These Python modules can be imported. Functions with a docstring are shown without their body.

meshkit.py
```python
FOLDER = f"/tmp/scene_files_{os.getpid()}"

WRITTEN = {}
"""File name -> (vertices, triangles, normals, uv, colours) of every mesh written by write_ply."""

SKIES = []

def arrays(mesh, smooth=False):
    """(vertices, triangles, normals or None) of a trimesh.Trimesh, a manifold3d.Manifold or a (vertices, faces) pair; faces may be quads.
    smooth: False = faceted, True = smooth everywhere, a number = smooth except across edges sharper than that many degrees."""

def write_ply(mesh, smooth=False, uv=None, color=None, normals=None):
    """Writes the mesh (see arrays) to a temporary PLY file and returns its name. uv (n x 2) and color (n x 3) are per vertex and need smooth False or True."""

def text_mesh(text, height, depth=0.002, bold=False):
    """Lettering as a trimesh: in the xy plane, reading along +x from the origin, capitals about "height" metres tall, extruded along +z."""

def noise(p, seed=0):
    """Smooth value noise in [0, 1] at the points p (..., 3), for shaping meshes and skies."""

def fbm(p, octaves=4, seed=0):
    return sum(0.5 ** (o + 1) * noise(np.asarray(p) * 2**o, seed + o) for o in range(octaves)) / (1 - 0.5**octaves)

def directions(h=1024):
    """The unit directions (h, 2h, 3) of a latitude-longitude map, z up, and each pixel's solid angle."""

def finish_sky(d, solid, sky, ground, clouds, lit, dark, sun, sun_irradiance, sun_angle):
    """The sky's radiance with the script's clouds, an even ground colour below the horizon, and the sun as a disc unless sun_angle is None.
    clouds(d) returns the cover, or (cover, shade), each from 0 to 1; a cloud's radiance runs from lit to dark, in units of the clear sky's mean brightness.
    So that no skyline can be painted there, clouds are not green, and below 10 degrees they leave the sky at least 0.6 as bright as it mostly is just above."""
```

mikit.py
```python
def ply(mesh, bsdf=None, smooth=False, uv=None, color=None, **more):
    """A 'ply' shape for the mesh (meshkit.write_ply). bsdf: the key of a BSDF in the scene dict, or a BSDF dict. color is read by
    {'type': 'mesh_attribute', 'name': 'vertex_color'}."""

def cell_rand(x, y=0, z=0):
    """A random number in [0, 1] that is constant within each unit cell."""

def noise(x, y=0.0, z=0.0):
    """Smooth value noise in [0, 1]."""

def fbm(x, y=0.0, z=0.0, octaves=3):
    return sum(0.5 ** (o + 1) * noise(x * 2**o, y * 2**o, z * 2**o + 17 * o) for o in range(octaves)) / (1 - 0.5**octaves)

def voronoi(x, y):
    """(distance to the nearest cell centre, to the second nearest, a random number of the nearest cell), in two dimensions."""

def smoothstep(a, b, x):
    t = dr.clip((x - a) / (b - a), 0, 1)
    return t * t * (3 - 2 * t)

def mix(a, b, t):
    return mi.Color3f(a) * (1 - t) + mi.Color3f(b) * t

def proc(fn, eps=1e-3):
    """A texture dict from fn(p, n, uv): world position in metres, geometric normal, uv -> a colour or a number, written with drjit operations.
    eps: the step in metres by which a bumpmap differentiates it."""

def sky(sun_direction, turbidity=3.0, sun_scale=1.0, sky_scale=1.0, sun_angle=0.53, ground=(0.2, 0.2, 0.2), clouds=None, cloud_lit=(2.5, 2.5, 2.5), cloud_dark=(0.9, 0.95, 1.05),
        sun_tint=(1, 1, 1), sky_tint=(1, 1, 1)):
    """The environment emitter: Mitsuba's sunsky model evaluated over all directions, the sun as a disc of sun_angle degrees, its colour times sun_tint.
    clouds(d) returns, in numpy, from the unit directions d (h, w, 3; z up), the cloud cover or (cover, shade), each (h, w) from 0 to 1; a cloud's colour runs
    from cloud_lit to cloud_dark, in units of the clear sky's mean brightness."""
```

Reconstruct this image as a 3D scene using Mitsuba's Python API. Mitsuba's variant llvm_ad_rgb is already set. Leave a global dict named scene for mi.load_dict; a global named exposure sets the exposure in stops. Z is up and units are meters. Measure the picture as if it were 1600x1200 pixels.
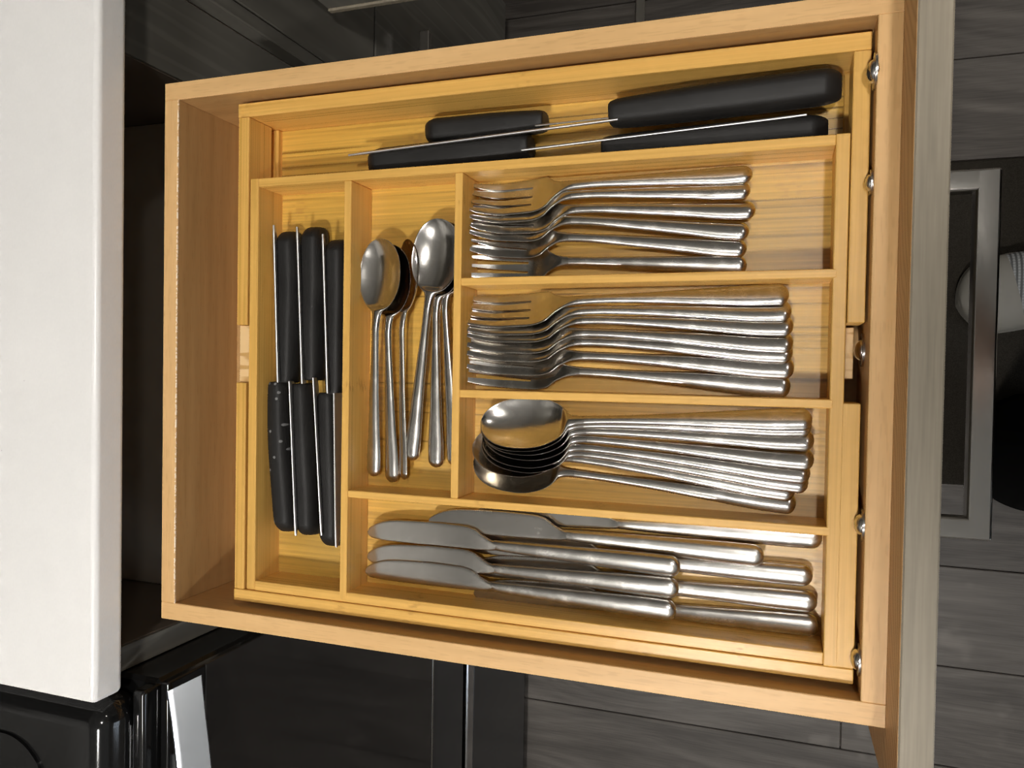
import math, random
import numpy as np, trimesh, manifold3d as m3, drjit as dr, mitsuba as mi
import mikit, meshkit
from mikit import noise, fbm, voronoi, cell_rand, smoothstep, mix, proc
from scipy.interpolate import PchipInterpolator as PCH
random.seed(7); RNG = np.random.default_rng(7)
T = mi.ScalarTransform4f
scene, labels = {}, {}

# ------------------------------------------------------------------ frame of the numbers
# Everything below is written in decimetres from the back edge of the drawer's rim (x towards the person,
# y along the counter, z up from the rim); M() turns that into metres above the floor.
FLOOR = -8.6
def M(v):
    v = np.asarray(v, float)
    return v * 0.1 + np.array([0, 0, -FLOOR * 0.1])

# ------------------------------------------------------------------ camera, lights, exposure
exposure = 1.42
CAM, ROT = (4.24590, -0.07030, 4.48683), (-0.01459, 0.33207, 0.01766)
def camera_matrix():
    rx, ry, rz = ROT
    X = np.array([[1, 0, 0], [0, math.cos(rx), -math.sin(rx)], [0, math.sin(rx), math.cos(rx)]])
    Y = np.array([[math.cos(ry), 0, math.sin(ry)], [0, 1, 0], [-math.sin(ry), 0, math.cos(ry)]])
    Z = np.array([[math.cos(rz), -math.sin(rz), 0], [math.sin(rz), math.cos(rz), 0], [0, 0, 1]])
    R = Z @ Y @ X
    m = np.eye(4)
    m[:3, 0], m[:3, 1], m[:3, 2], m[:3, 3] = -R[:, 0], R[:, 1], -R[:, 2], M(CAM)
    return m
scene['camera'] = {'type': 'perspective', 'fov_axis': 'x', 'fov': math.degrees(2 * math.atan(800 / 1203.2)), 'near_clip': 0.01, 'far_clip': 50,
                   'to_world': T(camera_matrix())}
CEIL = 16.4
# x, y, radius, radiance of each downlight in the ceiling
LAMPS = [(3.0, -9.0, .75, (158, 153, 146)), (7.3, .9, .75, (84, 80.5, 76)), (14.0, 12.0, .75, (20, 19, 18))]
WINDOW = (-13.0, -2.5, -1.0, 8.0, (.9, 1.05, 1.25))    # daylight in the wall behind the person: y, y, z, z, radiance

# ------------------------------------------------------------------ helpers
def ent(key):
    if key not in scene: return key
    n = 1
    while f'{key}_{n:03d}' in scene: n += 1
    return f'{key}_{n:03d}'
used_things = set()
def thing(name, label, cat, group=None):
    k, n = name, 0
    while k in used_things:
        n += 1; k = f'{name}_{n:03d}'
    used_things.add(k)
    labels[k] = {'label': label, 'category': cat}
    if group: labels[k]['group'] = group
    return k
def put(key, mesh, mat, smooth=35, label=None, kind=None, raw=False, **more):
    key = ent(key)
    if hasattr(mesh, 'to_mesh'):
        q = mesh.to_mesh(); mesh = trimesh.Trimesh(np.array(q.vert_properties)[:, :3], np.array(q.tri_verts), process=False)
    if isinstance(mesh, (tuple, list)): mesh = trimesh.Trimesh(np.asarray(mesh[0], float), np.asarray(mesh[1], int), process=False)
    mesh = trimesh.Trimesh(M(mesh.vertices), mesh.faces, process=False)
    scene[key] = mikit.ply(mesh, mat, smooth=smooth, **more)
    if label: labels.setdefault(key, {})['label'] = label
    if kind: labels.setdefault(key, {})['kind'] = kind
    return key
def box(x0, x1, y0, y1, z0, z1, b=.006):
    """A box with chamfered edges (a convex hull of 24 points)."""
    b = min(b, .45 * min(x1 - x0, y1 - y0, z1 - z0))
    P = []
    for x, sx in ((x0, 1), (x1, -1)):
        for y, sy in ((y0, 1), (y1, -1)):
            for z, sz in ((z0, 1), (z1, -1)):
                P += [(x, y + sy * b, z + sz * b), (x + sx * b, y, z + sz * b), (x + sx * b, y + sy * b, z)]
    return trimesh.convex.convex_hull(np.array(P))
def rbox(x0, x1, y0, y1, z0, z1, r, n=24):
    s = m3.Manifold.sphere(r, n)
    return m3.Manifold.batch_hull([s.translate((x, y, z)) for x in (x0 + r, x1 - r) for y in (y0 + r, y1 - r) for z in (z0 + r, z1 - r)])
def cat(ms):
    return trimesh.util.concatenate([m if isinstance(m, trimesh.Trimesh) else tm(m) for m in ms])
def tm(m):
    q = m.to_mesh(); return trimesh.Trimesh(np.array(q.vert_properties)[:, :3], np.array(q.tri_verts), process=False)
def cyl(p0, p1, r, n=24, r2=None):
    p0, p1 = np.array(p0, float), np.array(p1, float); d = p1 - p0; L = np.linalg.norm(d)
    m = trimesh.creation.cylinder(r, L, sections=n)
    m.apply_translation([0, 0, L / 2]); m.apply_transform(trimesh.geometry.align_vectors([0, 0, 1], d / L)); m.apply_translation(p0)
    return m

RING = 28
def loft(s, w, z, t, c=0, p=2.0, y=0, n=RING, closed=(True, True)):
    """A blade-like body along local x: at each s a ring of half width w, centre height z, thickness t, hollow c (crowned if negative), edge exponent p."""
    s = np.asarray(s, float); m = len(s)
    w, z, t, c, p, y = (np.broadcast_to(np.asarray(v, float), (m,)) for v in (w, z, t, c, p, y))
    th = np.arange(n) * 2 * np.pi / n
    ct, st = np.cos(th), np.sin(th)
    V = np.sign(ct) * np.abs(ct) ** .75
    ver = []
    for i in range(m):
        h = np.maximum(0, 1 - np.abs(V) ** p[i]) ** .5 * np.sign(np.round(st, 9))
        ver.append(np.stack([np.full(n, s[i]), y[i] + w[i] * V, z[i] - c[i] * (1 - V * V) + .5 * t[i] * h], 1))
    ver = np.concatenate(ver)
    f = []
    for i in range(m - 1):
        for j in range(n):
            a, b, d, e = i * n + j, i * n + (j + 1) % n, (i + 1) * n + j, (i + 1) * n + (j + 1) % n
            f += [(a, d, b), (b, d, e)]
    for end, i in ((0, 0), (1, m - 1)):
        if closed[end]:
            ver = np.vstack([ver, ver[i * n:(i + 1) * n].mean(0)]); q = len(ver) - 1
            for j in range(n):
                a, b = i * n + j, i * n + (j + 1) % n
                f.append((a, b, q) if end == 0 else (b, a, q))
    mesh = trimesh.Trimesh(ver, np.array(f), process=False)
    if mesh.volume < 0: mesh.invert()
    return mesh
def pose(mesh, P0, P1, roll=0, pitch=0):
    """Lays local x along P0 -> P1 with P0 as origin; roll about that axis in degrees."""
    P0, P1 = np.array(P0, float), np.array(P1, float)
    ex = (P1 - P0) / np.linalg.norm(P1 - P0); ey = np.cross([0, 0, 1], ex); ey /= np.linalg.norm(ey); ez = np.cross(ex, ey)
    r = math.radians(roll); ey, ez = ey * math.cos(r) + ez * math.sin(r), ez * math.cos(r) - ey * math.sin(r)
    m = mesh.copy(); m.vertices = P0 + mesh.vertices @ np.array([ex, ey, ez]); return m

# ------------------------------------------------------------------ materials
def mat(key, d): scene[key] = d; return key
def rgb(c): return {'type': 'rgb', 'value': list(c)}
def tex(f): return proc(f)

def bamboo(axis, lo=(.52, .285, .058), hi=(.80, .475, .130), strip=.019, node=.21, st=.42, sf=480):
    def f(p, n, uv):
        a, b = (p.x, p.y) if axis == 'x' else (p.y, p.x)
        c = p.z
        tcoord = b + .6 * c
        k = dr.floor(tcoord / strip + .37)
        r1, r2 = cell_rand(k, 3, 1), cell_rand(k, 9, 2)
        tone = .25 * r1 - .1
        fib = noise(a * 14, b * 900, c * 900)
        fine = noise(a * 45, b * 2600, c * 2600)
        streak = smoothstep(.6, .9, noise(a * 5 + 13 * r2, b * sf, c * sf))
        u = a / node + r2 * 7.3 + .02 * noise(b * 300, c * 300)
        d = dr.abs(u - dr.floor(u) - .5)
        knot = smoothstep(.035, .0, d) * smoothstep(.45, .75, noise(a * 260, b * 700, c * 700)) * smoothstep(.25, .4, r1)
        v = .52 + tone + .36 * (fib - .5) + .16 * (fine - .5) - st * streak
        col = mix(lo, hi, dr.clip(v, 0, 1))
        return mix(col, (.36, .17, .035), .45 * knot)
    return f
def beech(axis, lo=(.56, .335, .135), hi=(.72, .455, .205)):
    def f(p, n, uv):
        a = {'x': p.x, 'y': p.y}[axis]; b = p.y if axis == 'x' else p.x; c = p.z
        g = fbm(a * 10, b * 160 + 3 * noise(a * 6, b * 8), c * 160)
        fleck = smoothstep(.62, .85, noise(a * 110, b * 1300, c * 1300))
        return mix(lo, hi, dr.clip(.15 + .9 * g - .25 * fleck, 0, 1))
    return f
mat('mat_bamboo_x', {'type': 'principled', 'base_color': tex(bamboo('x')), 'roughness': .34, 'specular': .45})
mat('mat_bamboo_y', {'type': 'principled', 'base_color': tex(bamboo('y')), 'roughness': .36, 'specular': .45})
mat('mat_bamboo_floor', {'type': 'bumpmap', 'arbitrary': proc(lambda p, n, uv: noise(p.x * 800, p.y * 3600) * .6 + noise(p.x * 2200, p.y * 4200) * .4, 1e-4), 'scale': .00006,
     'bsdf': {'type': 'principled', 'base_color': tex(bamboo('x', (.25, .135, .014), (.70, .415, .072), .03, .34, .8, 640)), 'roughness': .39, 'specular': 1.0}})
mat('mat_pine', {'type': 'principled', 'base_color': tex(lambda p, n, uv: mix((.72, .49, .24), (.52, .30, .10), smoothstep(.6, .85, noise(p.x * 60, p.y * 420)))), 'roughness': .5})
mat('mat_beech_x', {'type': 'principled', 'base_color': tex(beech('x')), 'roughness': .45, 'specular': .4})
mat('mat_laminate_x', {'type': 'principled', 'base_color': tex(beech('x', (.34, .19, .068), (.46, .275, .112))), 'roughness': .42, 'specular': .4})
mat('mat_laminate_y', {'type': 'principled', 'base_color': tex(beech('y', (.34, .19, .068), (.46, .275, .112))), 'roughness': .42, 'specular': .4})
mat('mat_beech_y', {'type': 'principled', 'base_color': tex(beech('y')), 'roughness': .45, 'specular': .4})
def cathedral(p, n, uv):
    d = p.z + .55 * p.y + .012 * dr.sin(p.y * 34) + .02 * fbm(p.y * 14, p.z * 40)
    g = dr.abs(dr.sin(d * 330 + 2 * noise(p.y * 9, p.z * 22)))
    return mix((.36, .20, .085), (.50, .295, .13), dr.clip(.25 + .65 * g, 0, 1))
mat('mat_wood_face', {'type': 'principled', 'base_color': tex(cathedral), 'roughness': .5, 'specular': .35})
def greywood(p, n, uv):
    g = fbm(p.y * 9, p.x * 300, p.z * 300); h = noise(p.y * 60, p.x * 1500, p.z * 1500)
    return mix((.19, .165, .122), (.315, .272, .205), dr.clip(-.1 + 1.0 * g + .25 * h, 0, 1))
mat('mat_greywood', {'type': 'principled', 'base_color': tex(greywood), 'roughness': .5, 'specular': .35})
def darkfront(p, n, uv):
    g = fbm(p.z * 4, p.y * 60, p.x * 60); h = smoothstep(.6, .9, noise(p.z * 5, p.y * 190 + 3 * noise(p.z * 9, p.y * 20)))
    return mix((.07, .067, .058), (.16, .152, .13), dr.clip(g + .25 * h, 0, 1))
mat('mat_darkfront', {'type': 'principled', 'base_color': tex(darkfront), 'roughness': .42, 'specular': .4})
mat('mat_carcass', {'type': 'principled', 'base_color': rgb((.42, .37, .30)), 'roughness': .6})
def quartz(p, n, uv):
    base = .80 + .05 * (fbm(p.x * 14, p.y * 14, p.z * 14) - .5) + .03 * (noise(p.x * 900, p.y * 900, p.z * 900) - .5)
    speck = smoothstep(.90, .97, noise(p.x * 420, p.y * 420, p.z * 420) * .75 + .25 * noise(p.x * 40, p.y * 40))
    vein = smoothstep(.028, .0, dr.abs(fbm(p.x * 22 + 5, p.y * 7, p.z * 7) - .5)) * smoothstep(.62, .8, noise(p.x * 9 + 40, p.y * 9 + 3, 0))
    return mi.Color3f(base, base * .985, base * .955) * (1 - .45 * speck - .13 * vein)
mat('mat_carcass_dark', {'type': 'principled', 'base_color': rgb((.12, .095, .072)), 'roughness': .6})
mat('mat_quartz', {'type': 'principled', 'base_color': tex(quartz), 'roughness': .3, 'specular': .5})
def plank(tone):
    def f(p, n, uv):
        g = fbm(p.x * 7, p.y * 70 + 5 * noise(p.x * 5, p.y * 11), 0, 4); h = noise(p.x * 30, p.y * 900)
        spot = smoothstep(.72, .9, fbm(p.x * 16, p.y * 22, 3))
        return mix((.052, .045, .039), (.185, .166, .146), dr.clip(tone + .75 * g + .18 * h - .2 + .35 * spot, 0, 1))
    return f
for i, tone in enumerate((-.08, .0, .1)):
    mat(f'mat_plank_{i}', {'type': 'principled', 'base_color': tex(plank(tone)), 'roughness': .5, 'specular': .4})
# stainless steel: mirror-like for bowls and blades, satin and handled for the grips
def wear(p, n, uv):
    return .075 + .10 * smoothstep(.45, .8, fbm(p.x * 90, p.y * 90, p.z * 90)) + .06 * smoothstep(.7, .9, noise(p.x * 700, p.y * 700, p.z * 700))
STEEL = (.66, .635, .595)
mat('mat_steel_mirror', {'type': 'roughconductor', 'material': 'none', 'specular_reflectance': rgb(STEEL), 'alpha': .026, 'distribution': 'ggx'})
mat('mat_steel_fork', {'type': 'roughconductor', 'material': 'none', 'specular_reflectance': rgb(STEEL), 'alpha': proc(lambda p, n, uv: .036 + .05 * smoothstep(.45, .8, fbm(p.x * 120, p.y * 120, p.z * 120)) * noise(p.x * 1900, p.y * 1900, p.z * 1900)), 'distribution': 'ggx'})
mat('mat_steel_satin', {'type': 'roughconductor', 'material': 'none', 'specular_reflectance': rgb(STEEL), 'alpha': proc(lambda p, n, uv: .06 + .07 * smoothstep(.45, .8, fbm(p.x * 120, p.y * 120, p.z * 120)) * noise(p.x * 1900, p.y * 1900, p.z * 1900)), 'distribution': 'ggx'})
mat('mat_steel_blade', {'type': 'principled', 'base_color': rgb((.70, .69, .67)), 'metallic': 1.0, 'roughness': .5})
mat('mat_brushed', {'type': 'bumpmap', 'arbitrary': proc(lambda p, n, uv: noise(p.x * 2600, p.y * 60, p.z * 2600)), 'scale': .000005,
     'bsdf': {'type': 'principled', 'base_color': rgb((.50, .48, .445)), 'metallic': 1.0, 'roughness': .15}})
mat('mat_oven_steel', {'type': 'principled', 'base_color': rgb((.43, .45, .47)), 'metallic': 1.0, 'roughness': .30})
mat('mat_chrome', {'type': 'roughconductor', 'material': 'none', 'specular_reflectance': rgb((.7, .7, .7)), 'alpha': .06})
mat('mat_black', {'type': 'principled', 'base_color': proc(lambda p, n, uv: mix((.009, .0085, .008), (.016, .0152, .0142), fbm(p.x * 60, p.y * 60, p.z * 60))), 'roughness': .55, 'specular': .3})
def specked(p, n, uv):
    d1, d2, r = voronoi(p.x * 170 + 9, p.y * 170 + 3)
    ring = smoothstep(.2, .14, d1) * smoothstep(.72, .8, r)
    return mix((.012, .0114, .0108), (.19, .19, .19), ring * .8)
mat('mat_black_specked', {'type': 'principled', 'base_color': tex(specked), 'roughness': .55, 'specular': .3})
mat('mat_gloss_black', {'type': 'principled', 'base_color': rgb((.006, .006, .006)), 'roughness': .09, 'specular': .5})
mat('mat_oven_glass', {'type': 'principled', 'base_color': rgb((.019, .0165, .0145)), 'roughness': .06, 'specular': .7})
mat('mat_oven_panel', {'type': 'principled', 'base_color': rgb((.022, .022, .022)), 'roughness': .25, 'specular': .6})
mat('mat_cloth', {'type': 'principled', 'base_color': rgb((.0025, .0025, .0025)), 'roughness': .9, 'specular': .1})
def knit(p, n, uv):
    k = dr.sin(p.x * 1150) * .5 + .5
    return mix((.09, .093, .093), (.30, .31, .31), smoothstep(.25, .7, k) * (.6 + .4 * (dr.sin(p.y * 1500) * .5 + .5)))
mat('mat_skin', {'type': 'principled', 'base_color': rgb((.55, .36, .27)), 'roughness': .5})
mat('mat_dark_sheet', {'type': 'principled', 'base_color': proc(lambda p, n, uv: mix((.018, .015, .011), (.03, .026, .02), noise(p.x * 900, p.y * 900))), 'roughness': .85, 'specular': .15})
mat('mat_knit_shaded', {'type': 'principled', 'base_color': tex(knit), 'roughness': .85})  # knit colours lowered: the shade over the shoe is in them
mat('mat_rubber_shaded', {'type': 'principled', 'base_color': rgb((.20, .19, .165)), 'roughness': .6})  # darker than off-white rubber; shade on the shoe put into the colour
mat('mat_white', {'type': 'diffuse', 'reflectance': rgb((.86, .85, .82))})
mat('mat_wall', {'type': 'diffuse', 'reflectance': rgb((.42, .41, .39))})
mat('mat_mark', {'type': 'diffuse', 'reflectance': rgb((.30, .295, .28))})
mat('mat_line', {'type': 'principled', 'base_color': rgb((.045, .046, .048)), 'roughness': .3})

# ------------------------------------------------------------------ the room
X0, X1, Y0, Y1 = -6.6, 24.0, -26.0, 24.0
put('wall_back', box(X0 - .5, X0, Y0, Y1, FLOOR, CEIL, 0), 'mat_wall', False, kind='structure')
put('wall_front', box(X1, X1 + .5, Y0, Y1, FLOOR, CEIL, 0), 'mat_wall', False, kind='structure')
put('wall_left', box(X0, X1, Y0 - .5, Y0, FLOOR, CEIL, 0), 'mat_wall', False, kind='structure')
put('wall_right', box(X0, X1, Y1, Y1 + .5, FLOOR, CEIL, 0), 'mat_wall', False, kind='structure')
put('ceiling', box(X0 - .5, X1 + .5, Y0 - .5, Y1 + .5, CEIL, CEIL + .3, 0), 'mat_white', False, kind='structure')
put('floor', box(X0 - .5, X1 + .5, Y0 - .5, Y1 + .5, FLOOR - .5, FLOOR - .12, 0), 'mat_carcass', False, kind='structure')
PW, row = 1.52, 0
yy = -2.95 - 9 * PW
while yy < 12:
    off = RNG.uniform(0, 11)
    xx = -.6 - off
    while xx < 15:
        a, b = max(xx, -.6), min(xx + 12.0, 15)
        if b - a > .2:
            put('floor__plank', box(a + .006, b - .006, yy + .006, yy + PW - .006, FLOOR - .13, FLOOR, .012), f'mat_plank_{RNG.integers(3)}', False)
        xx += 12.0
    yy += PW
# upper cabinets on the wall behind the counter (above the photograph; the steel mirrors them)
put('wall_back__added_backsplash', box(X0, X0 + .1, -14, 16, .5, 5.95, 0), 'mat_darkfront', False)  # unseen dark panel, added to darken the reflection in the cooktop
put('wall_cabinet', box(X0, -3.2, -2.3, 14, 6.0, 13.0), 'mat_darkfront', False, kind='structure')
for i, (x, y, r, e) in enumerate(LAMPS):
    k = thing('ceiling_light', ('round ceiling downlight nearest the range', 'round ceiling downlight behind the person', 'round ceiling downlight in the far corner')[i], 'light')
    ring = trimesh.creation.annulus(r, r + .18, .12, sections=48); ring.apply_translation([x, y, CEIL - .05]); put(k + '__trim', ring, 'mat_white')
    d = trimesh.creation.cylinder(r, .04, sections=48); d.apply_translation([x, y, CEIL - .05])
    put(k + '__lens', d, 'mat_white', False, emitter={'type': 'area', 'radiance': rgb(e)})
wy0, wy1, wz0, wz1, e = WINDOW
put('window_1', box(X1 - .08, X1 - .02, wy0, wy1, wz0, wz1, 0), 'mat_white', False, kind='structure', emitter={'type': 'area', 'radiance': rgb(e)})
put('window_1__frame', cat([box(X1 - .3, X1, a, b, wz0 - .4, wz1 + .4) for a, b in ((wy0 - .4, wy0), (wy1, wy1 + .4), ((wy0 + wy1) / 2 - .2, (wy0 + wy1) / 2 + .2))] +
                           [box(X1 - .3, X1, wy0, wy1, a, b) for a, b in ((wz0 - .4, wz0), (wz1, wz1 + .4))]), 'mat_white', False)

# ------------------------------------------------------------------ counter, cabinets
k = thing('countertop', 'white quartz countertop slab with a rounded front edge, left of the open drawer', 'countertop')
put(k, rbox(-6.55, -.085, -2.405, 16, .255, .505, .045), 'mat_quartz', 30)

k = thing('drawer_cabinet', 'dark grey base cabinet whose top drawer is pulled out, under the white counter', 'cabinet')
J = 2.165
put(k + '__side_panel', box(-6.0, -.3, -J - .18, -J, -7.6, .25), 'mat_carcass_dark', False)
put(k + '__side_panel', box(-6.0, -.3, J, J + .18, -7.6, .25), 'mat_carcass_dark', False)
put(k + '__back_panel', box(-6.1, -6.0, -J - .18, J + .18, -7.6, .25), 'mat_carcass', False)
put(k + '__shelf', box(-5.99, -.32, -J + .005, J - .005, -1.45, -1.27), 'mat_carcass', False)
put(k + '__stile', box(-.3, -.27, J + .005, 2.81, -7.6, .25, .004), 'mat_darkfront', False)
put(k + '__stile', box(-.3, -.27, -2.352, -J - .005, -7.6, .25, .004), 'mat_darkfront', False)
put(k + '__drawer_front', box(-.29, -.1, -2.2, 2.2, -4.2, -1.3), 'mat_darkfront', False)
put(k + '__drawer_front', box(-.29, -.1, -2.2, 2.2, -7.5, -4.24), 'mat_darkfront', False)
put(k + '__toe_kick', box(-1.1, -1.0, -J - .18, J + .18, FLOOR + .005, -7.62), 'mat_carcass', False)
k2 = thing('side_cabinet', 'dark grey cabinet beside the drawer cabinet, with vertical grain, at the top of the photo', 'cabinet')
put(k2 + '__body', box(-6.0, -.3, 2.83, 9, -7.6, .25), 'mat_carcass', False)
put(k2 + '__door', box(-.29, -.1, 2.825, 2.955, -7.5, .2, .012), 'mat_darkfront', False, label='narrow dark grey vertical panel')
put(k2 + '__door', box(-.29, -.1, 2.965, 5.9, -3.2, .2, .012), 'mat_darkfront', False)
put(k2 + '__door', box(-.29, -.1, 2.965, 5.9, -7.5, -3.24, .012), 'mat_darkfront', False)
hb = thing('drawer_pull', 'square grey bar pull on the dark front, its end showing above the beech rim', 'handle')
put(hb, cat([box(.1, .22, 2.3, 3.95, -4.03, -3.93, .01), box(-.1, .12, 3.3, 3.42, -4.03, -3.93, .01), box(-.1, .12, 2.62, 2.74, -4.03, -3.93, .01)]), 'mat_brushed')
d = thing('open_door', 'grey wood panel of an open cabinet door with a paler lower edge, at the top edge of the photo', 'cabinet door')
put(d + '__panel', box(.0, 3.2, 3.42, 3.6, -2.11, .2, .008), 'mat_darkfront', False)
put(d + '__edge_strip', box(0.0, 3.2, 3.40, 3.62, -2.17, -2.11, .006), 'mat_greywood', False, label='pale edging strip')
s = thing('floor_strip', 'narrow bright metal strip along the floor, above the drawer rim in the photo', 'floor trim')
put(s, box(1.84, 2.0, 4.4, 8.2, FLOOR, FLOOR + .06, .02), 'mat_brushed')

# ------------------------------------------------------------------ the drawer
D, W, TH, BZ = 4.831, 1.95, .125, -.66
k = thing('drawer', 'open beech kitchen drawer with a grey wood front, holding the cutlery tray', 'drawer')
def wavy(m): return m
for nm, q, ax in (('back_panel', (0, TH, -W + TH, W - TH), 'y'), ('side_panel', (0, D, -W, -W + TH), 'x'), ('side_panel', (0, D, W - TH, W), 'x'), ('front_panel', (D - TH, D, -W + TH, W - TH), 'y')):
    kk = put(k + '__' + nm, box(*q, -1.0, -.010, .003), 'mat_laminate_' + ax, False)
    put(kk + '__edge_band', box(*q, -.0099, 0, .004), 'mat_beech_' + ax, False, label='pale beech edge band along the rim')
mat('mat_worn', {'type': 'principled', 'base_color': proc(lambda p, n, uv: mix((.66, .42, .20), (.86, .72, .54), smoothstep(.4, .6, noise(p.x * 900, p.y * 900, p.z * 900)))), 'roughness': .7})
put(k + '__back_panel__worn_edge', box(TH - .007, TH + .003, -W + TH, W - TH, -.006, .0025, 0), 'mat_worn', False, label='pale chipped edge')
put(k + '__bottom_panel', box(TH - .03, D - TH + .03, -W + TH - .03, W - TH + .03, BZ - .06, BZ, 0), 'mat_laminate_x', False)
fp = put(k + '__face_panel', box(D + .001, 4.987, -2.27, 2.27, -1.25, .421, .008), 'mat_greywood', False, label='grey wood grain drawer front')
put(k + '__face_panel__inner_veneer', box(D - .002, D + .012, -2.262, 2.262, .002, .413, .002), 'mat_wood_face', False, label='brown wood grain inner face')
for a, b in ((-2.262, -W - .003), (W + .003, 2.262)): put(k + '__face_panel__inner_veneer', box(D - .002, D + .012, a, b, -1.24, .0, .002), 'mat_wood_face', False)
hz0, hz1 = -.54, -.425
put(k + '__handle', cat([rbox(5.27, 5.395, -.99, 1.085, hz0, hz1, .014, 12), rbox(4.98, 5.30, -.99, -.87, hz0, hz1, .014, 12), rbox(4.98, 5.30, .965, 1.085, hz0, hz1, .014, 12)]),
    'mat_brushed', 30, label='square brushed steel bar handle')
for y, z, r in ((1.545, -.05, .062), (.966, -.10, .045), (.067, -.333, .062), (-.891, -.10, .058), (-1.636, -.11, .058)):
    x = D - TH
    w = cyl((x + .001, y, z), (x - .012, y, z), r * 1.55, 28)
    h = trimesh.creation.icosphere(3, r); h.apply_scale([.62, 1, 1]); h.apply_translation([x - .010, y, z])
    slot = cat([trimesh.creation.box([.01, .012, r * .9], trimesh.transformations.translation_matrix([x - .012 - r * .6, y, z])),
                trimesh.creation.box([.01, r * .9, .012], trimesh.transformations.translation_matrix([x - .012 - r * .6, y, z]))])
    kk = put(k + '__screw', cat([w, h]), 'mat_steel_fork', 40, label='domed steel screw')

# ------------------------------------------------------------------ the bamboo cutlery tray
k = thing('cutlery_tray', 'expandable bamboo cutlery tray with six compartments and two sliding wings, inside the drawer', 'cutlery tray')
ZR, ZF = -.135, -.42
def board(name, x0, x1, y0, y1, z0, z1, ax, **kw): return put(k + '__' + name, box(x0, x1, y0, y1, z0, z1, .005), 'mat_bamboo_' + ax, False, **kw)
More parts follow.
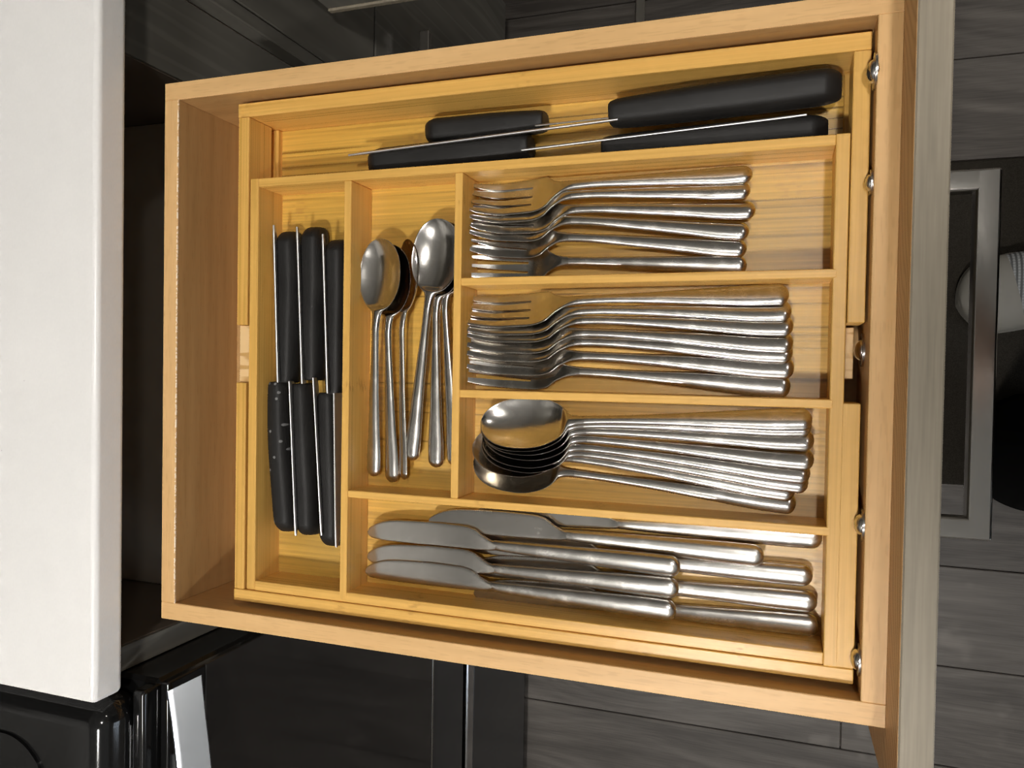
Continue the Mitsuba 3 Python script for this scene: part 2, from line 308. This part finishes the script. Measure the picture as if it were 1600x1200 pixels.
# the wing pulled out towards +y, and the one pushed in towards -y
board('wing_board', .535, 4.692, 1.700, 1.797, BZ, ZR, 'x')
board('wing_board', .54, .630, .21, 1.698, -.40, ZR, 'y')
board('wing_board', 4.602, 4.692, .212, 1.698, -.40, ZR, 'y')
board('wing_board', .535, 4.680, -1.79, -1.706, BZ, ZR, 'x')
board('wing_board', .54, .624, -1.704, -.205, -.40, ZR, 'y')
board('wing_board', 4.588, 4.682, -1.704, -.232, -.40, ZR, 'y')
board('wing_rail', .56, .648, .30, 1.698, -.62, -.455, 'y'); board('wing_rail', 4.58, 4.67, .30, 1.698, -.62, -.455, 'y')
put(k + '__wing_floor', box(.60, 4.62, .9, 1.698, -.56, -.505, 0), 'mat_bamboo_floor', False)
put(k + '__spacer_block', box(.548, .628, -.203, .207, -.60, -.16, .004), 'mat_pine', False, label='pale pine spacer block')
put(k + '__spacer_block', box(4.603, 4.66, -.10, .20, -.60, -.40, .004), 'mat_pine', False, label='pale pine spacer block')
# the fixed middle tray
board('wall', .646, .716, -1.698, 1.255, -.60, ZR, 'y')
board('wall', 4.523, 4.596, -1.706, 1.255, -.60, ZR, 'y')
board('wall', .717, 4.522, 1.192, 1.253, -.60, ZR, 'x')
board('wall', .717, 4.522, -1.700, -1.632, -.60, ZR, 'x')
put(k + '__floor', box(.70, 4.54, -1.65, 1.21, ZF - .05, ZF, 0), 'mat_bamboo_floor', False)
board('divider', 1.418, 1.472, -1.690, 1.191, ZF, ZR + .002, 'y')
board('divider', 2.240, 2.293, -.925, 1.191, ZF, ZR + .002, 'y')
board('divider', 2.294, 4.545, .460, .511, ZF, ZR + .003, 'x')
board('divider', 2.294, 4.540, -.265, -.214, ZF, ZR + .003, 'x')
board('divider', 1.473, 4.542, -.975, -.926, ZF, ZR + .001, 'x')

# ------------------------------------------------------------------ forks, spoons
def rounded(s, r): return np.sqrt(np.clip(1 - np.clip((r - s) / r, 0, 1) ** 2, 0, 1))
def handle_part(L, z, wend, wneck, sneck, t_end=.028, t_neck=.032, r=.055):
    s = np.concatenate([r * (1 - np.cos(np.linspace(0.03, np.pi / 2, 12))), np.linspace(r, sneck, 44)[1:]])
    wf = PCH([0, .12 * sneck, .35 * sneck, .68 * sneck, .9 * sneck, sneck], [wend, wend, wend * .80, wneck * 1.22, wneck, wneck * 1.05])
    tf = PCH([0, r * .6, .3 * sneck, sneck], [.020, t_end, t_end * .95, t_neck])
    cf = PCH([0, .3 * sneck, sneck], [-.016, -.012, -.006])
    return loft(s, wf(s) * rounded(s, r), z(s), tf(s) * (.35 + .65 * rounded(s, r)), cf(s) * rounded(s, r), np.linspace(3.2, 2.2, len(s)))
def fork(L, hw, slot, wend):
    """(handle, head) of a four tined fork of length L, head half width hw; the tines reach from L - slot to L."""
    sp = L - slot; sn = sp - .165 * L; g = sp - sn
    z = PCH([0, .12 * L, .36 * L, sn - .08, sn + .03, sn + .55 * g, sp + .02, L - slot * .55, L - slot * .2, L], [.0, .018, .060, .088, .090, .056, .018, .016, .048, .085])
    h = handle_part(L, z, wend, .030, sn)
    s = np.concatenate([np.linspace(sn, sp, 34)[:-1], np.linspace(sp, L, 34)])
    wf = PCH([sn, sn + .2 * g, sn + .45 * g, sn + .66 * g, sn + .85 * g, sp + .02, L - slot * .4, L], [.0315, .036, .064, hw * .90, hw * .985, hw, hw * .97, hw * .90])
    cf = PCH([sn, sn + .5 * g, sp - .03, sp + .1, L], [-.006, .010, .018, .014, .008])
    tf = PCH([sn, sn + .6 * g, sp + .02, L], [.032, .022, .019, .014])
    head = m3.Manifold(m3.Mesh(*(lambda q: (np.array(q.vertices, np.float32), np.array(q.faces, np.uint32)))(loft(s, wf(s), z(s), tf(s), cf(s), 2.2 + 4.8 * np.clip((s - sn) / (.6 * g), 0, 1), n=56))))
    # the three slots, rounded at the root and widening to the tips, and the points cut between them
    a, b = hw * .058, hw * .15
    for i in (-1, 0, 1):
        y0, y1 = i * hw * .5, i * hw * .46
        th = np.linspace(np.pi / 2, 3 * np.pi / 2, 9)
        P = [(sp + a + a * np.cos(t), y0 + a * np.sin(t)) for t in th] + [(L - .16, y1 - hw * .115), (L - .05, y1 - b), (L - .01, y1 - hw * .185), (L + .02, y1 - hw * .235), (L + .02, y1 + hw * .235), (L - .01, y1 + hw * .185), (L - .05, y1 + b), (L - .16, y1 + hw * .115)]
        head = head - m3.Manifold.extrude(m3.CrossSection([P], m3.FillRule.NonZero), .6).translate((0, 0, -.2))
    for e in (-1, 1):
        P = [(L - .20, e * hw * 1.1), (L - .18, e * hw * .975), (L - .05, e * hw * .87), (L - .01, e * hw * .81), (L + .02, e * hw * .73), (L + .02, e * hw * 1.1)]
        head = head - m3.Manifold.extrude(m3.CrossSection([P], m3.FillRule.NonZero), .6).translate((0, 0, -.2))
    return h, tm(head)
def spoon(L, bw, bl, depth, wend, arch=.075):
    """(handle, bowl): bowl half width bw, length bl."""
    s0 = L - bl; sn = s0 - .10
    z = PCH([0, .12 * L, .38 * L, .60 * L - .03, s0 - .12, s0 + .05, s0 + bl * .35, L - bl * .3, L], [.0, .016, .052, arch, arch * 1.08, arch * .98, .072, .072, .082])
    h = handle_part(L, z, wend, .029, sn)
    u = np.concatenate([np.linspace(-.10 / bl, .46, 40)[:-1], .46 + .54 * np.sin(np.linspace(0, np.pi / 2, 26))])
    wf = PCH([-.10 / bl, -.05 / bl, .0, .04, .10, .20, .30, .38, .46], [.03045, .033, .045, .072, .108, .143, .164, .174, .178])
    w = np.where(u < .46, wf(np.minimum(u, .46)), .178 * np.clip(1 - (np.clip(u - .46, 0, 1) / .54) ** 2.5, 0, 1) ** .47) * np.where(u < 0, 1, 1 + (bw / .178 - 1) * np.clip(u * 8, 0, 1))
    w[-1] = .006
    k = np.clip(u / .10, 0, 1); k = k * k * (3 - 2 * k)
    c = -.006 * (1 - k) + depth * np.clip(1 - (2 * np.clip(u, 0, 1) - 1.0) ** 2, 0, 1) ** .75 * k
    t = .032 * (1 - k) + .013 * k
    p = 2.2 + 6 * k
    return h, loft(s0 + bl * u, w, z(s0 + bl * u), t, c, p, n=44)
ORD = ['first', 'second', 'third', 'fourth', 'fifth', 'sixth', 'seventh', 'eighth']
def utensil(name, parts, mats, E, H, z0, z1, roll, label, cat_, group):
    key = thing(name, label, cat_, group)
    for (pn, m), mt in zip(parts, mats):
        put(key + '__' + pn, pose(m, (*E, z0), (*H, z1), roll), mt, 50)
    return key
SALAD = [((4.078, 1.117), (2.719, 1.056)), ((4.069, 1.022), (2.720, 1.001)), ((4.101, 0.898), (2.721, 0.922)), ((4.067, 0.773), (2.722, 0.867)), ((4.055, 0.670), (2.724, 0.762)), ((4.057, 0.570), (2.727, 0.624))]
DINNER = [((4.300, 0.394), (2.759, 0.313)), ((4.317, 0.296), (2.760, 0.254)), ((4.329, 0.209), (2.761, 0.204)), ((4.330, 0.107), (2.762, 0.132)), ((4.329, 0.050), (2.763, 0.078)), ((4.338, -0.041), (2.765, -0.007)), ((4.320, -0.151), (2.766, -0.091))]
SPOON = [((4.443, -0.338), (2.787, -0.443)), ((4.441, -0.374), (2.788, -0.468)), ((4.457, -0.460), (2.788, -0.497)), ((4.459, -0.576), (2.780, -0.535)), ((4.441, -0.660), (2.777, -0.586)), ((4.432, -0.718), (2.773, -0.620)), ((4.359, -0.772), (2.761, -0.654)), ((4.367, -0.847), (2.736, -0.748))]
TEA = [((1.558, -0.851), (1.645, 0.554)), ((1.696, -0.888), (1.700, 0.540)), ((1.796, -0.859), (1.868, 0.552)), ((1.853, -0.721), (2.052, 0.637)), ((2.035, -0.762), (2.070, 0.631)), ((2.174, -0.745), (2.112, 0.621))]
sf, df = fork(1.80, .126, .42, .062), fork(2.08, .126, .48, .074)
FM = ('mat_steel_fork', 'mat_steel_fork'); SM = ('mat_steel_fork', 'mat_steel_mirror')
for i, (e, h) in enumerate(SALAD):
    pos = 'topmost' if i == 0 else 'lowest' if i == 5 else ORD[i] + ' from the top'
    utensil('salad_fork', list(zip(('handle', 'head'), sf)), FM, e, h, -.355, -.365 if i < 5 else -.375, (21, 21, 20, 19, 16, 2)[i],
            f'short stainless steel fork, {pos} of the six in the upper fork compartment', 'fork', 'short forks in the upper fork compartment')
for i, (e, h) in enumerate(DINNER):
    pos = 'topmost' if i == 0 else 'lowest' if i == 6 else ORD[i] + ' from the top'
    utensil('dinner_fork', list(zip(('handle', 'head'), df)), FM, e, h, -.35, -.355, (27, 27, 26, 25, 24, 20, 12)[i],
            f'long stainless steel fork, {pos} of the seven in the middle compartment', 'fork', 'long forks in the middle compartment')
sp = spoon(2.04, .178, .60, .075, .070)
for i, (e, h) in enumerate(SPOON):
    pos = 'topmost' if i == 0 else 'lowest' if i == 7 else ORD[i] + ' from the top'
    utensil('soup_spoon', list(zip(('handle', 'bowl'), sp)), SM, e, h, -.312 - .0095 * i, -.314 - .010 * i, (24, 25, 26, 27, 27, 27, 26, 22)[i],
            f'large stainless steel spoon, {pos} of the nested spoons below the forks', 'spoon', 'large spoons nested in one compartment')
ts = spoon(1.66, .176, .50, .062, .058)
TL = ['leftmost, its bowl open to the left', 'second from the left, tucked under the leftmost bowl', 'third from the left, tilted on edge with a dark bowl', 'fourth from the left, its handle slanting across its neighbours',
      'fifth from the left, beside the slanted one', 'rightmost, half hidden by the divider']
for i, (e, h) in enumerate(TEA):
    utensil('teaspoon', list(zip(('handle', 'bowl'), ts)), SM, e, h, (-.34, -.36, -.345, -.335, -.35, -.36)[i], (-.32, -.365, -.345, -.315, -.345, -.37)[i], (-9, -9, -40, 2, -2, -6)[i],
            f'small stainless steel teaspoon, {TL[i]}', 'spoon', 'teaspoons left of the forks')

# ------------------------------------------------------------------ table knives
KL, BL = 2.19, .97
def table_knife():
    sh = KL - BL                                     # where the bolster ends and the blade begins
    r = .062
    s = np.concatenate([r * (1 - np.cos(np.linspace(.03, np.pi / 2, 12))), np.linspace(r, sh, 40)[1:]])
    w = PCH([0, .15, .6, sh - .12, sh - .04, sh], [.066, .066, .055, .040, .036, .034])(s) * rounded(s, r)
    t = PCH([0, .15, .6, sh - .12, sh - .04, sh], [.085, .088, .075, .058, .052, .030])(s) * (.25 + .75 * rounded(s, r))
    h = loft(s, w, .045, t, 0, 2.4)
    # blade: spine straight at -y, edge at +y with a shoulder near the handle and a fine serration towards the tip
    q = np.concatenate([np.linspace(0, .5, 40)[:-1], np.linspace(.5, 1, 360)])
    top = PCH([0, .03, .08, .16, .24, .40, .65, .80, .90, .96, .99, 1], [.030, .032, .052, .098, .112, .114, .106, .094, .070, .040, .015, -.012])(q)
    bot = PCH([0, .05, .5, .85, .95, .99, 1], [-.034, -.040, -.056, -.060, -.054, -.036, -.016])(q)
    tooth = np.where(q > .52, .0035 * (np.abs((q * BL / .0125) % 1 - .5) * 2), 0) * np.clip((1 - q) * 30, 0, 1)
    top = top - tooth
    b = loft(sh - .01 + (BL + .01) * q, (top - bot) / 2, .045, PCH([0, .06, .2, 1], [.040, .026, .017, .013])(q), 0, PCH([0, .1, 1], [2.5, 14, 14])(q), (top + bot) / 2, 24)
    return h, b
tk = table_knife()
# ex points to -x here, so local +y is world -y: mirror to bring the cutting edge to +y
tkm = []
for m in tk:
    m = m.copy(); m.vertices = m.vertices * [1, -1, 1]; m.invert(); tkm.append(m)
KN = [((3.717, -1.254), (1.527, -1.229), -.29, -.37, 'with its dark mirror blade, topmost of the three laid on top'), ((3.712, -1.386), (1.524, -1.405), -.29, -.375, 'middle one of the three laid on top'),
      ((3.699, -1.523), (1.516, -1.511), -.29, -.375, 'lowest of the three laid on top'), ((4.194, -1.164), (2.024, -1.121), -.365, -.355, 'with stamped lettering on its wide blade'),
      ((4.516, -1.039), (2.331, -1.057), -.42, -.42, 'along the upper divider, its blade under another knife'), ((4.469, -1.267), (2.302, -1.274), -.42, -.42, 'upper one of the three long handles at the right'),
      ((4.497, -1.419), (2.305, -1.428), -.42, -.42, 'middle one of the three long handles at the right'), ((4.511, -1.557), (2.317, -1.594), -.42, -.42, 'lowest, along the bottom wall of the tray')]
for i, (e, h, z0, z1, lab) in enumerate(KN):
    key = thing('table_knife', 'stainless steel table knife, ' + lab, 'knife', 'table knives in the bottom compartment')
    for pn, m, mt in zip(('handle', 'blade'), tkm, ('mat_steel_satin', 'mat_steel_mirror')):
        put(key + '__' + pn, pose(m, (*e, z0), (*h, z1), -6 if i < 3 else 0), mt, 40)
    if i in (3, 5):
        sx = 1.40 if i == 3 else 1.43
        ms = []
        an = trimesh.creation.annulus(.007, .009, .004, sections=24); an.apply_translation([sx, .005 if i == 3 else -.01, .0545]); ms.append(an)
        dt = trimesh.creation.cylinder(.003, .004, sections=12); dt.apply_translation([sx, .005 if i == 3 else -.01, .0545]); ms.append(dt)
        if i == 3:
            tx = meshkit.text_mesh('China', .014)
            tx = trimesh.Trimesh(*meshkit.arrays(tx)[:2], process=False)
            v = tx.vertices - tx.bounds.mean(0); ext = tx.extents
            ax = int(np.argmin(ext)); v[:, ax] *= .004 / max(ext[ax], 1e-6)
            if ax == 1: v = v[:, [0, 2, 1]] * [1, 1, -1]
            tx.vertices = v * [1, 1, 1] + [sx, -.022, .0545]; ms.append(tx)
        put(key + '__blade__stamped_mark', pose(cat(ms), (*e, z0), (*h, z1), -6 if i < 3 else 0), 'mat_mark', False, label='small pale stamped mark')

# ------------------------------------------------------------------ black handled knives, all standing on edge
def grip(L, w, hgt, bend=0.0, butt=.09, front=.05):
    """A handle along local x from the butt (0) to the blade (L): w half width, hgt height; local z is up."""
    s = np.concatenate([np.linspace(0, butt, 10), np.linspace(butt, L - front, 30)[1:-1], np.linspace(L - front, L, 9)])
    u = s / L
    wf = w * PCH([0, .03, .12, .45, .8, .95, 1], [.80, .90, 1.0, 1.0, .93, .86, .78])(u)
    e0 = np.clip(s / butt, 0, 1); e1 = np.clip((L - s) / front, 0, 1)
    hf = hgt * PCH([0, .1, .3, .6, .9, 1], [.93, 1.0, .96, 1.0, .9, .86])(u) * (.55 + .45 * np.sqrt(np.clip(1 - (1 - e0) ** 2, 0, 1))) * (.86 + .14 * np.sqrt(np.clip(1 - (1 - e1) ** 2, 0, 1)))
    wf = wf * (.82 + .18 * np.sqrt(np.clip(1 - (1 - e0) ** 2, 0, 1))) * (.88 + .12 * np.sqrt(np.clip(1 - (1 - e1) ** 2, 0, 1)))
    zc = hgt / 2 - .16 * hgt * (1 - e0) ** 1.5
    return loft(s, wf, zc, hf, 0, 3.4, bend * np.sin(u * np.pi), 36)
def on_edge_blade(L, hgt, t, z0=.02, tip=.35):
    u = np.linspace(0, 1, 40)
    up = hgt * PCH([0, 1 - tip, .97, 1], [1, 1.0, .985, .96])(u); lo = hgt * PCH([0, .05, 1 - tip, .9, 1], [.25, 0.02, .08, .45, .88])(u)
    return loft(u * L, t / 2 * np.where(u > .96, .8, 1), z0 + (up + lo) / 2, up - lo, 0, 5.0, 0, 16)
STEAK = [((.858, .897), (.862, -.199), (.976, -1.293)), ((1.073, .920), (1.077, -.171), (1.188, -1.274)), ((1.270, .821), (1.274, -.272), (1.398, -1.335)),
         ((.879, -1.292), (.788, -.203), (.763, .920)), ((1.059, -1.302), (.980, -.210), (.959, .898)), ((1.258, -1.363), (1.206, -.274), (1.170, .839))]
BOFF = [(.935, -.198), (1.132, -.169), (1.350, -.268), (.835, -.198), (1.038, -.203), (1.246, -.266)]
SL = ['upper row at the left', 'upper row in the middle', 'upper row at the right, by the divider', 'lower left, its handle flecked with pale spots', 'lower row in the middle', 'lower row at the right, by the divider']
for i, ((bu, fr, tp), bo) in enumerate(zip(STEAK, BOFF)):
    key = thing('steak_knife', f'black handled steak knife standing on edge, {SL[i]}', 'knife', 'steak knives in the left compartment')
    bend = (.012, .0, .0, -.014, .0, .0)[i] * (1 if i < 3 else -1)
    put(key + '__handle', pose(grip(1.10, .083, .21, bend), (*bu, ZF + .004), (*fr, ZF + .004), (0, 0, 0, 0, 0, 0)[i]), 'mat_black_specked' if i == 3 else 'mat_black', 55)
    bl = on_edge_blade(math.dist(bo, tp) + .004, .195, .022)
    bo, tp = np.array(bo) - (.055 if i != 2 else .03, 0), np.array(tp) - (.03 if i != 2 else .05, 0)
    p0 = np.array(bo) - (np.array(tp) - np.array(bo)) / math.dist(bo, tp) * .004
    put(key + '__blade', pose(bl, (*p0, ZF + .055), (*tp, ZF + .055), (-24, -24, -6, 24, 24, 24)[i]), 'mat_steel_blade', 40)
CHEF = [((1.915, 1.568), (2.774, 1.567), (2.789, 1.556), (3.46, 1.569), .085, .21, .014, 'small black handled paring knife, uppermost on the left of the top compartment'),
        ((4.553, 1.596), (3.226, 1.548), (3.233, 1.528), (1.399, 1.461), .102, .27, .020, 'large black handled kitchen knife, uppermost on the right of the top compartment'),
        ((1.492, 1.372), (2.686, 1.407), (2.711, 1.399), (4.366, 1.47), .098, .24, .018, 'black handled utility knife, lower left of the top compartment'),
        ((4.492, 1.366), (3.165, 1.352), (3.177, 1.316), (2.113, 1.290), .090, .24, .018, 'large black handled kitchen knife, lower right of the top compartment')]
for i, (bu, fr, bo, tp, w, hg, t, lab) in enumerate(CHEF):
    key = thing('kitchen_knife', lab, 'knife', 'kitchen knives in the top compartment')
    z = -.50 + (.02, .075, .03, .0)[i]
    lean = (19, -19, 17, -12)[i]
    put(key + '__handle', pose(grip(math.dist(bu, fr), w, hg, 0, .10, .05), (*bu, z), (*fr, z), lean * .5), 'mat_black', 55)
    p0 = np.array(bo) - (np.array(tp) - np.array(bo)) / math.dist(bo, tp) * .06
    put(key + '__blade', pose(on_edge_blade(math.dist(bo, tp) + .06, hg * .80, t), (*p0, z + .03), (*tp, z + (.02 if i != 1 else -.0)), lean), 'mat_steel_blade', 40)

# ------------------------------------------------------------------ the range
k = thing('range', 'black kitchen range with a brushed steel oven handle, below the counter end', 'oven range')
RY, XF = -2.43, .18
put(k + '__body', box(-6.3, .08, -10, -2.36, FLOOR + .3, .10, .03), 'mat_gloss_black', False)
put(k + '__cooktop', rbox(-6.3, -.035, -10, RY, .05, .45, .19), 'mat_gloss_black', 40)
bp = m3.CrossSection.square((4.5, 6.2), True).offset(.42, m3.JoinType.Round, 2, 48)
put(k + '__cooktop__burner_panel', (m3.Manifold.extrude(bp, .07) - m3.Manifold.extrude(bp.offset(-.05, m3.JoinType.Round, 2, 48), .03).translate((0, 0, .055))).translate((-3.23, -6.28, .40)), 'mat_gloss_black', 40)
put(k + '__cooktop_trim', box(-.055, -.030, -9.8, -2.64, .17, .25, .008), 'mat_chrome', 30, label='thin bright trim line')
put(k + '__control_panel', rbox(-.03, .085, -10, -2.39, -.12, .24, .03), 'mat_gloss_black', 40)
put(k + '__oven_door', rbox(.092, XF - .01, -9.98, -2.365, -4.40, .10, .02), 'mat_gloss_black', 30)
put(k + '__oven_door__glass', box(XF - .02, XF, -9.96, -2.36, -4.385, -.27, .006), 'mat_oven_glass', False)
put(k + '__oven_door__edge_trim', box(XF - .03, XF + .006, -9.96, -2.40, -4.43, -4.39, .004), 'mat_brushed', False)
put(k + '__lower_panel', box(.09, XF - .01, -9.98, -2.36, -5.46, -4.45, .01), 'mat_oven_panel', False)
put(k + '__drawer_trim', box(.09, XF + .02, -9.98, -2.38, -5.80, -5.55, .02), 'mat_chrome', False, label='bright chrome strip')
put(k + '__storage_drawer', box(.09, XF, -9.98, -2.37, FLOOR + .32, -5.84, .02), 'mat_oven_panel', False)
# the handle: a wide flat bar, bowed outwards
n = 40
yy = np.linspace(-2.42, -9.6, n); bow = .30 * np.sin(np.linspace(0, np.pi, n)) ** .8
prof = np.array([(.0, .0), (.0, .025), (.012, .042), (.03, .048), (.05, .040), (.065, .027), (.205, -.085), (.19, -.11), (.03, -.07), (.0, -.04)])
V = np.concatenate([np.stack([.175 + bow[i] + prof[:, 0], np.full(len(prof), yy[i] + 0.0) + (.16 * prof[:, 0] / .3 if i == 0 else 0), .10 + prof[:, 1]], 1) for i in range(n)])
m_ = len(prof); Fc = []
for i in range(n - 1):
    for j in range(m_): a, b, c, e = i * m_ + j, i * m_ + (j + 1) % m_, (i + 1) * m_ + j, (i + 1) * m_ + (j + 1) % m_; Fc += [(a, c, b), (b, c, e)]
for q in range(1, m_ - 1): Fc += [(0, q, q + 1), ((n - 1) * m_, (n - 1) * m_ + q + 1, (n - 1) * m_ + q)]
hm = trimesh.Trimesh(V, np.array(Fc), process=False)
if hm.volume < 0: hm.invert()
put(k + '__handle', cat([hm, box(.10, .30, -3.1, -2.9, .02, .06), box(.10, .30, -9.2, -9.0, .02, .06)]), 'mat_oven_steel', 30, label='wide brushed steel handle')

k = thing('floor_sheet', 'dark brown flat sheet on the floor beneath the pale shoe', 'mat')
put(k, rbox(5.7, 11.5, -1.7, 3.12, FLOOR + .002, FLOOR + .08, .039), 'mat_dark_sheet', 40)  # added dark sheet over the darker area of floor
# ------------------------------------------------------------------ the person at the drawer: dark clothes, a pale knit shoe
k = thing('person', 'person in black trousers standing before the drawer, one pale knit shoe showing behind the handle', 'person')
def bones(chain, seg=28):
    out = []
    for (a, ra), (b, rb) in zip(chain[:-1], chain[1:]):
        out.append(m3.Manifold.batch_hull([m3.Manifold.sphere(ra, seg).translate(a), m3.Manifold.sphere(rb, seg).translate(b)]))
    return out
legL = [((7.75, -1.15, -7.75), .80), ((7.9, -1.0, -4.6), .85), ((9.0, -.9, .2), .95)]
legR = [((9.6, 1.85, -7.4), .62), ((9.1, 1.6, -4.4), .80), ((9.3, 1.1, .2), .95)]
torso = [((9.15, .1, .6), 1.25), ((8.9, .1, 2.4), 1.15), ((8.3, .1, 4.3), 1.15)]
sph = lambda p, r: m3.Manifold.sphere(r, 28).translate(p)
arms = []
for s_ in (-1, 1):
    arms += bones([((8.05, .1 + s_ * 1.75, 5.0), .52), ((9.2, .1 + s_ * 2.15, 2.4), .42), ((9.0, .1 + s_ * 1.65, .2), .38)])   # hands in the pockets
body = m3.Manifold.batch_boolean(bones(legL) + bones(legR) + bones(torso) + arms + [m3.Manifold.batch_hull([sph((9.1, -.8, .3), .9), sph((9.1, 1.0, .3), .9)]),
       m3.Manifold.batch_hull([sph((8.05, -1.5, 5.05), .6), sph((8.05, 1.7, 5.05), .6), sph((8.9, -.8, 3.0), .9), sph((8.9, 1.0, 3.0), .9)]), m3.Manifold.batch_hull([sph((7.9, .15, 5.5), .62), sph((7.5, .2, 6.0), .50)]),
       m3.Manifold.cylinder(.95, .86, .80, 40).translate((7.75, -1.15, FLOOR + .02))], m3.OpType.Add).refine_to_length(.22)
bm = tm(body); bm = trimesh.Trimesh(bm.vertices, bm.faces, process=True); trimesh.smoothing.filter_taubin(bm, iterations=12)
# the head, bowed over the drawer: skull, jaw, nose, ears, neck as one surface; hair over it
tilt = trimesh.transformations.rotation_matrix(math.radians(35), [0, 1, 0])
def hd(p): return tuple(np.array([6.6, .3, 7.2]) + (tilt[:3, :3].T @ np.array(p)))
head = m3.Manifold.batch_boolean([m3.Manifold.batch_hull([sph(hd((.1, 0, .35)), .74), sph(hd((.25, 0, .2)), .74)]), m3.Manifold.batch_hull([sph(hd((-.1, 0, .2)), .62), sph(hd((-.38, 0, -.72)), .28), sph(hd((.1, .35, -.35)), .3), sph(hd((.1, -.35, -.35)), .3)]),
       m3.Manifold.batch_hull([sph(hd((-.66, 0, .12)), .09), sph(hd((-.86, 0, -.18)), .12)]), m3.Manifold.batch_hull([sph(hd((.2, 0, -.3)), .5), sph((7.55, .2, 5.9), .48)])] +
       [m3.Manifold.batch_hull([sph(hd((.08, y, .1)), .12), sph(hd((.12, y, -.2)), .08)]) for y in (-.76, .76)] + [m3.Manifold.batch_hull([sph(hd((-.60, -.2, -.44)), .06), sph(hd((-.60, .2, -.44)), .06)])], m3.OpType.Add).refine_to_length(.1)
hm_ = tm(head); hm_ = trimesh.Trimesh(hm_.vertices, hm_.faces, process=True); trimesh.smoothing.filter_taubin(hm_, iterations=8)
put(k + '__head', hm_, 'mat_skin', True)
hair = m3.Manifold.batch_hull([sph(hd((.18, 0, .42)), .80), sph(hd((.42, 0, .0)), .72), sph(hd((.5, 0, -.5)), .5)]) - m3.Manifold.cube((2, 3, 2), True).translate((-1.35, 0, -.55)).rotate((0, -35, 0)).translate((6.6, .3, 7.2))
put(k + '__hair', hair, 'mat_black', 40)
for y in (-.27, .27): put(k + '__head__eye', trimesh.creation.icosphere(2, .11).apply_translation(hd((-.58, y, .12))), 'mat_white', True)
put(k + '__clothes', bm, 'mat_cloth', True, label='black trousers and top')
def shoe():
    L = 2.75
    s = np.concatenate([.35 * (1 - np.cos(np.linspace(.04, np.pi / 2, 12))), np.linspace(.35, L - .3, 26)[1:], L - .3 + .3 * np.sin(np.linspace(.1, np.pi / 2 - .04, 8))])
    u = s / L
    w = PCH([0, .1, .28, .5, .8, 1], [.46, .50, .53, .40, .36, .34])(u) * np.sqrt(np.clip(1 - np.clip((.42 - s) / .42, 0, 1) ** 2, 0, 1)) * np.sqrt(np.clip(1 - np.clip((s - L + .34) / .34, 0, 1) ** 2, 0, 1))
    hgt = PCH([0, .08, .25, .42, .6, .8, 1], [.28, .40, .50, .66, .86, .86, .8])(u)
    sole = loft(s, w * 1.06, .14, .26, 0, 6.0, 0, 32)
    up = loft(s[1:-1] * .99 + .012, w[1:-1], .10 + hgt[1:-1] / 2, hgt[1:-1] * .95, 0, 2.6, 0, 32)
    cap = loft(s[1:16] * .99, w[1:16] * 1.025, .10 + hgt[1:16] / 2 * 1.005, hgt[1:16] * .985, 0, 2.6, 0, 32)
    return sole, up, cap
so, up, cp = shoe()
toe, heel = (6.72, .98, FLOOR + .08), (9.3, 1.62, FLOOR + .08)
put(k + '__shoe', pose(up, toe, heel), 'mat_knit_shaded', 50, label='pale knit shoe')
put(k + '__shoe__toe_cap', pose(cp, toe, heel), 'mat_rubber_shaded', 50, label='smooth pale toe cap')
put(k + '__shoe__sole', pose(so, toe, heel), 'mat_rubber_shaded', 50, label='off-white rubber sole')
